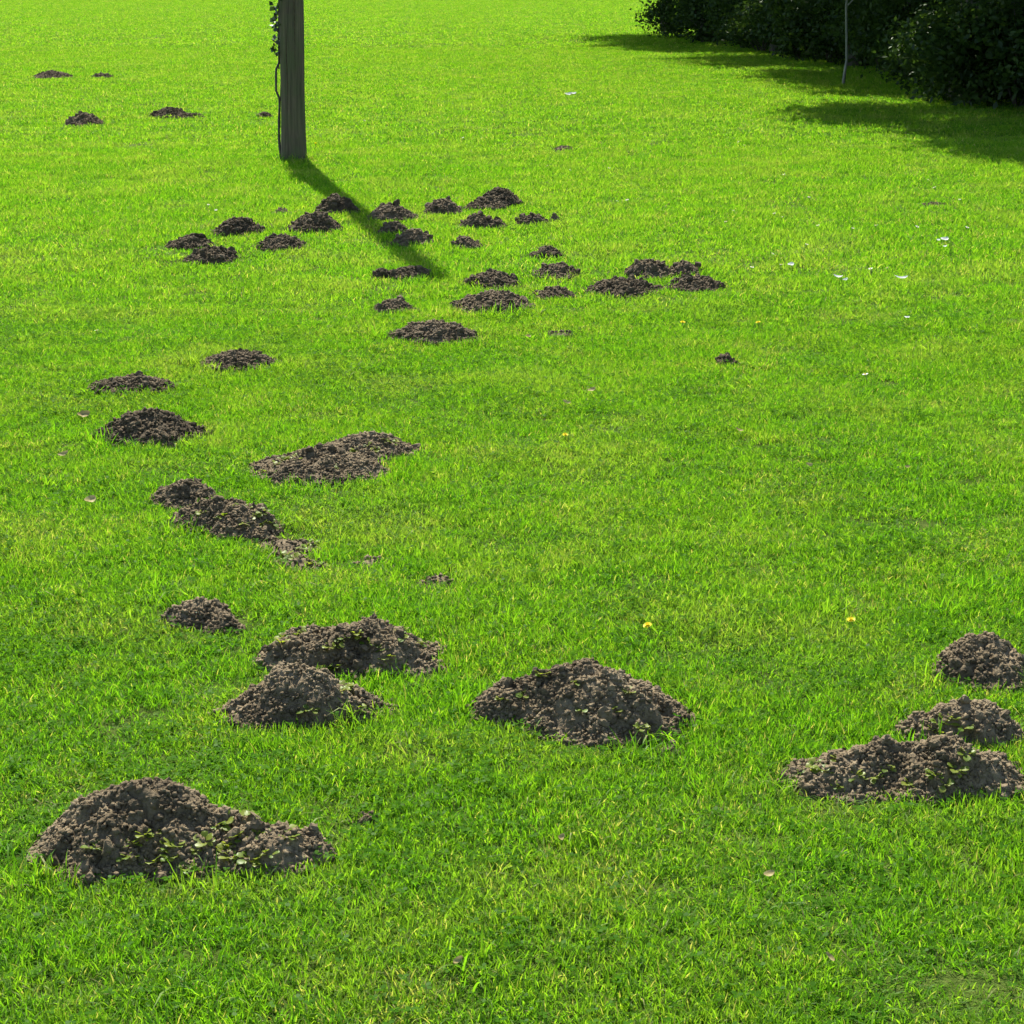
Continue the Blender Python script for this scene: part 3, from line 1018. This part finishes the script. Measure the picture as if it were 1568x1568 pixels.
for j, (x, y) in enumerate(edge):
    for row in range(3):
        xx, yy = x + 0.15 + row * 1.15 + rs.uniform(-0.2, 0.2), y + rs.uniform(-0.4, 0.4)
        s = rs.uniform(0.8, 1.2) * (1.0 + 0.3 * row)
        b = empty('shrub', (xx, yy, gz(xx, yy)), rs.uniform(0, 6.28))
        b.scale = (s, s, s)
        tag(b, SL, 'shrub', 'undergrowth shrubs at the wood edge')
        cm, st = SHRUBS[int(rs.integers(3))]
        fo = obj('foliage', cm, b)
        obj('stems', st, b)

sp = ground_at(1291, 131)
sap = empty('sapling', (sp.x, sp.y, gz(sp.x, sp.y)))
tag(sap, 'slender pale trunked sapling standing before the dark undergrowth', 'tree')
mb = MB()
mb.add(*tube([(0, 0, -0.05), (0.01, 0, 0.15), (0.035, 0, 0.35), (0.02, 0.01, 0.6), (-0.01, 0.02, 1.1), (0.04, 0, 1.8), (0.0, 0, 2.6)], [0.024, 0.019, 0.017, 0.016, 0.014, 0.010, 0.005], 8, 0.1, 4))
obj('trunk', mb.mesh('trunk', M_PALEBARK), sap)
for j in range(5):
    a, z0 = j * 1.9, 1.1 + 0.28 * j
    mb = MB()
    mb.add(*tube([(0.01, 0, z0), (0.25 * math.cos(a), 0.25 * math.sin(a), z0 + 0.25), (0.5 * math.cos(a), 0.5 * math.sin(a), z0 + 0.40)], [0.010, 0.007, 0.003], 6, 0.1, j))
    obj('limb', mb.mesh('limb', M_PALEBARK), sap)
rr_ = np.random.default_rng(9)
P = rr_.normal(size=(900, 3)) * np.array([0.40, 0.40, 0.45]) + np.array([0, 0, 2.2])
Vl, Fl, Tl = leaves(P, 0.08, rr_, 0.3)
obj('crown', mesh_np('crown', Vl, Fl, M_TREE_LEAF, True, {'tone': Tl}), sap)

# ------------------------------------------------------------------ weeds on the molehills
def weed_mesh(seed):
    r = np.random.default_rng(seed)
    mb = MB()
    n = int(r.integers(5, 10))
    for k in range(n):
        a = k * 2.4 + r.uniform(-0.4, 0.4)
        L = r.uniform(0.55, 1.15)
        w = L * r.uniform(0.24, 0.36)
        el = r.uniform(0.1, 0.95)
        d = Vector((math.cos(a) * math.cos(el), math.sin(a) * math.cos(el), math.sin(el)))
        s = Vector((-math.sin(a), math.cos(a), r.uniform(-0.2, 0.2)))
        p0 = Vector((0, 0, 0.02)) + d * 0.12
        V = [p0]
        prof = ((0.25, 0.35), (0.5, 0.95), (0.75, 1.0), (0.92, 0.6))
        for t, ww in prof:
            c = p0 + d * (L * t) - Vector((0, 0, 0.30 * L * t * t))
            V += [c + s * (w * ww) + Vector((0, 0, 0.12 * w)), c, c - s * (w * ww) + Vector((0, 0, 0.12 * w))]
        V.append(p0 + d * L - Vector((0, 0, 0.34 * L)))
        F = [(0, 2, 1), (0, 3, 2)]
        for j in range(3):
            o = 1 + 3 * j
            F += [(o, o + 1, o + 4, o + 3), (o + 1, o + 2, o + 5, o + 4)]
        F += [(10, 11, 13), (11, 12, 13)]
        mb.add(V, F, r.uniform())
    st = MB()
    st.add(*tube([(0, 0, -0.5), (0.03, 0.02, 0.0), (0, 0, 0.16)], [0.05, 0.05, 0.03], 6))
    return mb.mesh('leaves', M_WEED), st.mesh('stem', M_STEM)
WEEDS = [weed_mesh(400 + k) for k in range(6)]
WEED_SETS = [
 ('small weed seedling on the biggest molehill in the bottom left corner', 0.024,
  [(149, 1299), (220, 1280), (232, 1276), (203, 1291), (247, 1303), (198, 1315), (237, 1322), (348, 1258), (329, 1266), (360, 1250), (384, 1252), (416, 1259), (433, 1278), (348, 1296), (335, 1302), (356, 1315), (408, 1306), (378, 1316), (391, 1320), (270, 1296), (300, 1300), (320, 1286), (445, 1284), (262, 1312), (290, 1330), (405, 1278), (366, 1284)]),
 ('small weed seedling on the rear mound of the large joined pair', 0.022,
  [(527, 978), (568, 986), (609, 968), (514, 990), (453, 973), (597, 1007), (430, 985), (440, 978), (545, 975), (580, 990), (620, 975), (640, 985), (470, 968)]),
 ('small weed seedling on the front mound of the large joined pair', 0.022,
  [(491, 1022), (514, 1022), (552, 1041), (533, 1054), (574, 1056), (479, 1087), (549, 1084), (500, 1024), (525, 1058), (585, 1064)]),
 ('small weed seedling on the large dome molehill in the near middle', 0.021,
  [(881, 1044), (795, 1061), (892, 1087), (935, 1087), (989, 1119), (830, 1036), (770, 1072), (960, 1060), (985, 1112)]),
 ('small weed seedling on the largest molehill at the right edge', 0.023,
  [(1284, 1165), (1263, 1177), (1312, 1188), (1342, 1190), (1286, 1203), (1432, 1187), (1453, 1202), (1248, 1173), (1467, 1183), (1480, 1155), (1424, 1185), (1240, 1180), (1360, 1172), (1400, 1200)]),
 ('small weed seedling on the middle molehill at the right edge', 0.022,
  [(1444, 1104), (1460, 1101), (1429, 1117), (1475, 1115), (1450, 1125)]),
 ('small weed seedling on the split weedy molehill at left', 0.022,
  [(345, 792), (390, 790), (402, 786), (415, 802), (375, 802), (310, 785), (360, 775), (395, 806), (380, 778)]),
 ('small weed seedling on the long sloping molehill left of centre', 0.021,
  [(440, 706), (425, 712), (560, 685), (575, 690), (590, 673), (512, 714), (405, 722), (455, 700), (545, 690), (605, 676)]),
 ('small weed seedling on the flattened soil patch right of the split molehill', 0.020,
  [(482, 830), (460, 838), (440, 850), (475, 862), (493, 866), (430, 858)]),
]
for lab, size, spots in WEED_SETS:
    spots = spots + [(q[0] + rs.uniform(-9, 9), q[1] + rs.uniform(-4, 5)) for q in spots]
    for j, (px, py) in enumerate(spots):
        p = surface_at(px, py)
        k = int(rs.integers(len(WEEDS)))
        s = size * rs.uniform(0.6, 1.2)
        w = empty('weed_seedling', p - Vector((0, 0, 0.002)), rs.uniform(0, 6.28))
        w.scale = (s, s, s)
        w.rotation_euler.x, w.rotation_euler.y = rs.uniform(-0.3, 0.3), rs.uniform(-0.3, 0.3)
        tag(w, lab, 'weed', lab.replace('small weed seedling', 'weed seedlings'))
        obj('leaves', WEEDS[k][0], w)
        obj('stem', WEEDS[k][1], w)

# ------------------------------------------------------------------ flowers, petals, leaves on the lawn
def flower_meshes(npet, petal_l, petal_w, layers, mat):
    r = np.random.default_rng(int(npet * 10 + layers))
    mb = MB()
    for ly in range(layers):
        for k in range(npet):
            a = 2 * math.pi * (k + 0.5 * ly) / npet
            el = 0.15 + 0.4 * ly
            L = petal_l * (1 - 0.22 * ly) * r.uniform(0.9, 1.1)
            d = Vector((math.cos(a) * math.cos(el), math.sin(a) * math.cos(el), math.sin(el)))
            s = Vector((-math.sin(a), math.cos(a), 0)) * petal_w
            mb.add([d * 0.1 * L, d * 0.6 * L + s, d * L + s * 0.4, d * L - s * 0.4, d * 0.6 * L - s], [(0, 1, 2, 3, 4)], r.uniform())
    st = MB()
    st.add(*tube([(0, 0, -0.045), (0.004, 0.002, -0.02), (0, 0, 0.001)], [0.0018, 0.0016, 0.0024], 6))
    ct = MB()
    ct.add(*tube([(0, 0, -0.001), (0, 0, 0.003), (0, 0, 0.005)], [petal_l * 0.34, petal_l * 0.30, petal_l * 0.12], 10))
    return mb, st, ct
mbd, std, ctd = flower_meshes(14, 0.015, 0.0025, 3, M_YELLOW)
DAND = (mbd.mesh('petals', M_YELLOW), std.mesh('stem', M_STEM), ctd.mesh('disc', M_YELLOW))
mbw, stw, ctw = flower_meshes(16, 0.011, 0.0022, 1, M_PETAL)
DAISY = (mbw.mesh('petals', M_PETAL), stw.mesh('stem', M_STEM), ctw.mesh('disc', M_YELLOW))
def put_flower(name, parts, px, py, label, cat, group, s=1.0):
    p = ground_at(px, py, 0.04)
    f = empty(name, (p.x, p.y, gz(p.x, p.y)), rs.uniform(0, 6.28))
    f.rotation_euler.x = rs.uniform(0.1, 0.5)          # heads nod towards the viewer's side a little
    f.scale = (s, s, s)
    tag(f, label, cat, group)
    for nm, me in zip(('petals', 'stem', 'disc'), parts):
        obj(nm, me, f, (0, 0, 0.038))
for px, py, lab, s in ((997, 947, 'larger yellow dandelion in grass behind the large dome molehill', 0.8), (1305, 939, 'yellow dandelion in grass left of the rearmost right edge molehill', 0.75),
                       (1164, 489, 'small yellow flower in grass on the right half, farther right', 0.9), (1044, 490, 'small yellow flower in grass in front of the right hand molehill group', 0.9),
                       (864, 662, 'small yellow flower alone in the middle of the lawn', 0.75), (484, 221, 'tiny yellow flower in grass at the right foot of the post', 1.2), (1070, 868, 'tiny yellow flower on grass behind the larger dandelion', 0.45)):
    put_flower('dandelion', DAND, px, py, lab, 'flower', 'yellow flowers in the lawn', s)
DL = 'tiny white daisy dotted in the grass of the right half'
for px, py in ((1255, 341), (1343, 342), (1401, 343), (1408, 355), (1478, 344), (1180, 386), (1233, 370), (1362, 411), (1335, 413), (1133, 216), (1141, 222), (1202, 266), (1136, 264), (1238, 297),
               (1187, 322), (1198, 327), (1112, 335), (1123, 318), (943, 304), (962, 305), (872, 254), (840, 250), (930, 253), (1434, 284), (1420, 273), (1197, 404), (1150, 407), (1305, 345), (1328, 572), (1470, 300)):
    put_flower('daisy', DAISY, px, py, DL, 'flower', 'daisies in the right half of the lawn', rs.uniform(0.7, 1.15))
DL2 = 'tiny white daisy dotted in the grass of the left half'
for px, py in ((168, 365), (86, 394), (331, 319), (415, 102), (556, 184), (318, 310), (140, 200), (733, 167), (710, 210), (150, 505)):
    put_flower('daisy', DAISY, px, py, DL2, 'flower', 'daisies in the left half of the lawn', rs.uniform(0.7, 1.1))

def curl_mesh(L, W, curl, seed, mat, nm='blade', twist=0.5):
    """thin curled petal / leaf with a midrib fold"""
    r = np.random.default_rng(seed)
    V, F, T = [], [], []
    n = 9
    for j in range(n):
        t = j / (n - 1)
        a = (t - 0.5) * curl
        cx = L * (math.sin(a) / max(curl, 1e-3)) if curl > 0.05 else L * (t - 0.5)
        cz = L * (math.cos((0.5) * curl) * -1 + math.cos(a)) / max(curl, 0.05) * -1.0
        w = W * (math.sin(math.pi * (0.06 + 0.88 * t)) ** 0.7)
        tw = twist * (t - 0.5) + r.uniform(-0.1, 0.1)
        for s in (-1, -0.5, 0, 0.5, 1):
            V.append((cx, s * w * math.cos(tw), cz + abs(s) * w * 0.35 + s * w * math.sin(tw)))
    F = grid_faces(5, n)
    V = np.array(V); V[:, 2] -= V[:, 2].min()
    me = mesh_np(nm, V, F, mat, True, {'tone': np.full(len(V), r.uniform())})
    return me
SC = [(1284, 424, 0.060, 0.011, -0.7, 'elongated white scrap lying slanted in grass, left of the flat one'), (1294, 429, 0.035, 0.009, 0.5, 'short white scrap touching the slanted one in the grass'),
      (1379, 428, 0.075, 0.013, 0.0, 'flat elongated white scrap in the grass at right'), (1446, 361, 0.060, 0.022, 0.3, 'largest white scrap near the right edge of the lawn'),
      (1437, 362, 0.030, 0.012, 0.8, 'small white scrap just left of the largest one'), (1447, 372, 0.030, 0.010, 0.2, 'small white scrap just in front of the largest one'),
      (1211, 402, 0.040, 0.019, 0.2, 'rounded white scrap in grass left of the slanted one'), (1388, 487, 0.036, 0.010, 0.6, 'small white scrap nearest the viewer on the right half'),
      (870, 145, 0.10, 0.035, 0.1, 'left of two white scraps far back in the middle'), (877, 144, 0.10, 0.030, 0.4, 'right of two white scraps far back in the middle')]
for k, (px, py, L_, W_, rz, lab) in enumerate(SC):
    p = ground_at(px, py, 0.035)
    o = obj('white_scrap', curl_mesh(L_, W_ * 0.85, 1.5, 500 + k, M_PETAL, 'white_scrap'), None, (p.x, p.y, gz(p.x, p.y) + 0.028), (rs.uniform(0.2, 0.5), rs.uniform(-0.15, 0.15), rz))
    tag(o, lab, 'scrap', 'white scraps on the lawn')
DLV = [(128, 632, 0.05, 0.022, 0.3, 'pale withered leaf beside the dark dome molehill at left edge'), (137, 760, 0.045, 0.020, 0.9, 'pale withered leaf left of the split weedy molehill'),
       (905, 597, 0.040, 0.014, 0.3, 'pale tan leaf in open grass right of centre'), (868, 617, 0.036, 0.009, -0.3, 'thin tan leaf just below the one right of centre'),
       (808, 514, 0.036, 0.017, 1.0, 'pale tan leaf beside the faint soil patch'), (1133, 657, 0.034, 0.008, -0.6, 'small curled brown leaf on the right half of the lawn'),
       (1238, 709, 0.030, 0.010, 0.5, 'small pale leaf right of the curled brown one'), (1388, 711, 0.030, 0.008, 0.7, 'small pale leaf toward the right edge mid lawn'),
       (1178, 1333, 0.022, 0.010, 0.2, 'small tan leaf in the near grass bottom right'), (1273, 1462, 0.024, 0.005, -1.0, 'thin pale blade at the bottom edge of the lawn'),
       (858, 1280, 0.028, 0.008, 1.2, 'small dry leaf in the near grass bottom middle'), (700, 1462, 0.022, 0.007, 0.7, 'small pale leaf at the bottom edge left of middle'),
       (97, 690, 0.04, 0.012, 0.1, 'pale dry leaf at the far left edge beside the dome')]
for k, (px, py, L_, W_, rz, lab) in enumerate(DLV):
    p = ground_at(px, py, 0.035)
    o = obj('dry_leaf', curl_mesh(L_, W_ * 0.7, 1.5, 540 + k, M_DRYLEAF, 'dry_leaf'), None, (p.x, p.y, gz(p.x, p.y) + 0.030), (rs.uniform(0.3, 0.8), rs.uniform(-0.3, 0.3), rz))
    tag(o, lab, 'leaf', 'dry leaves on the lawn')
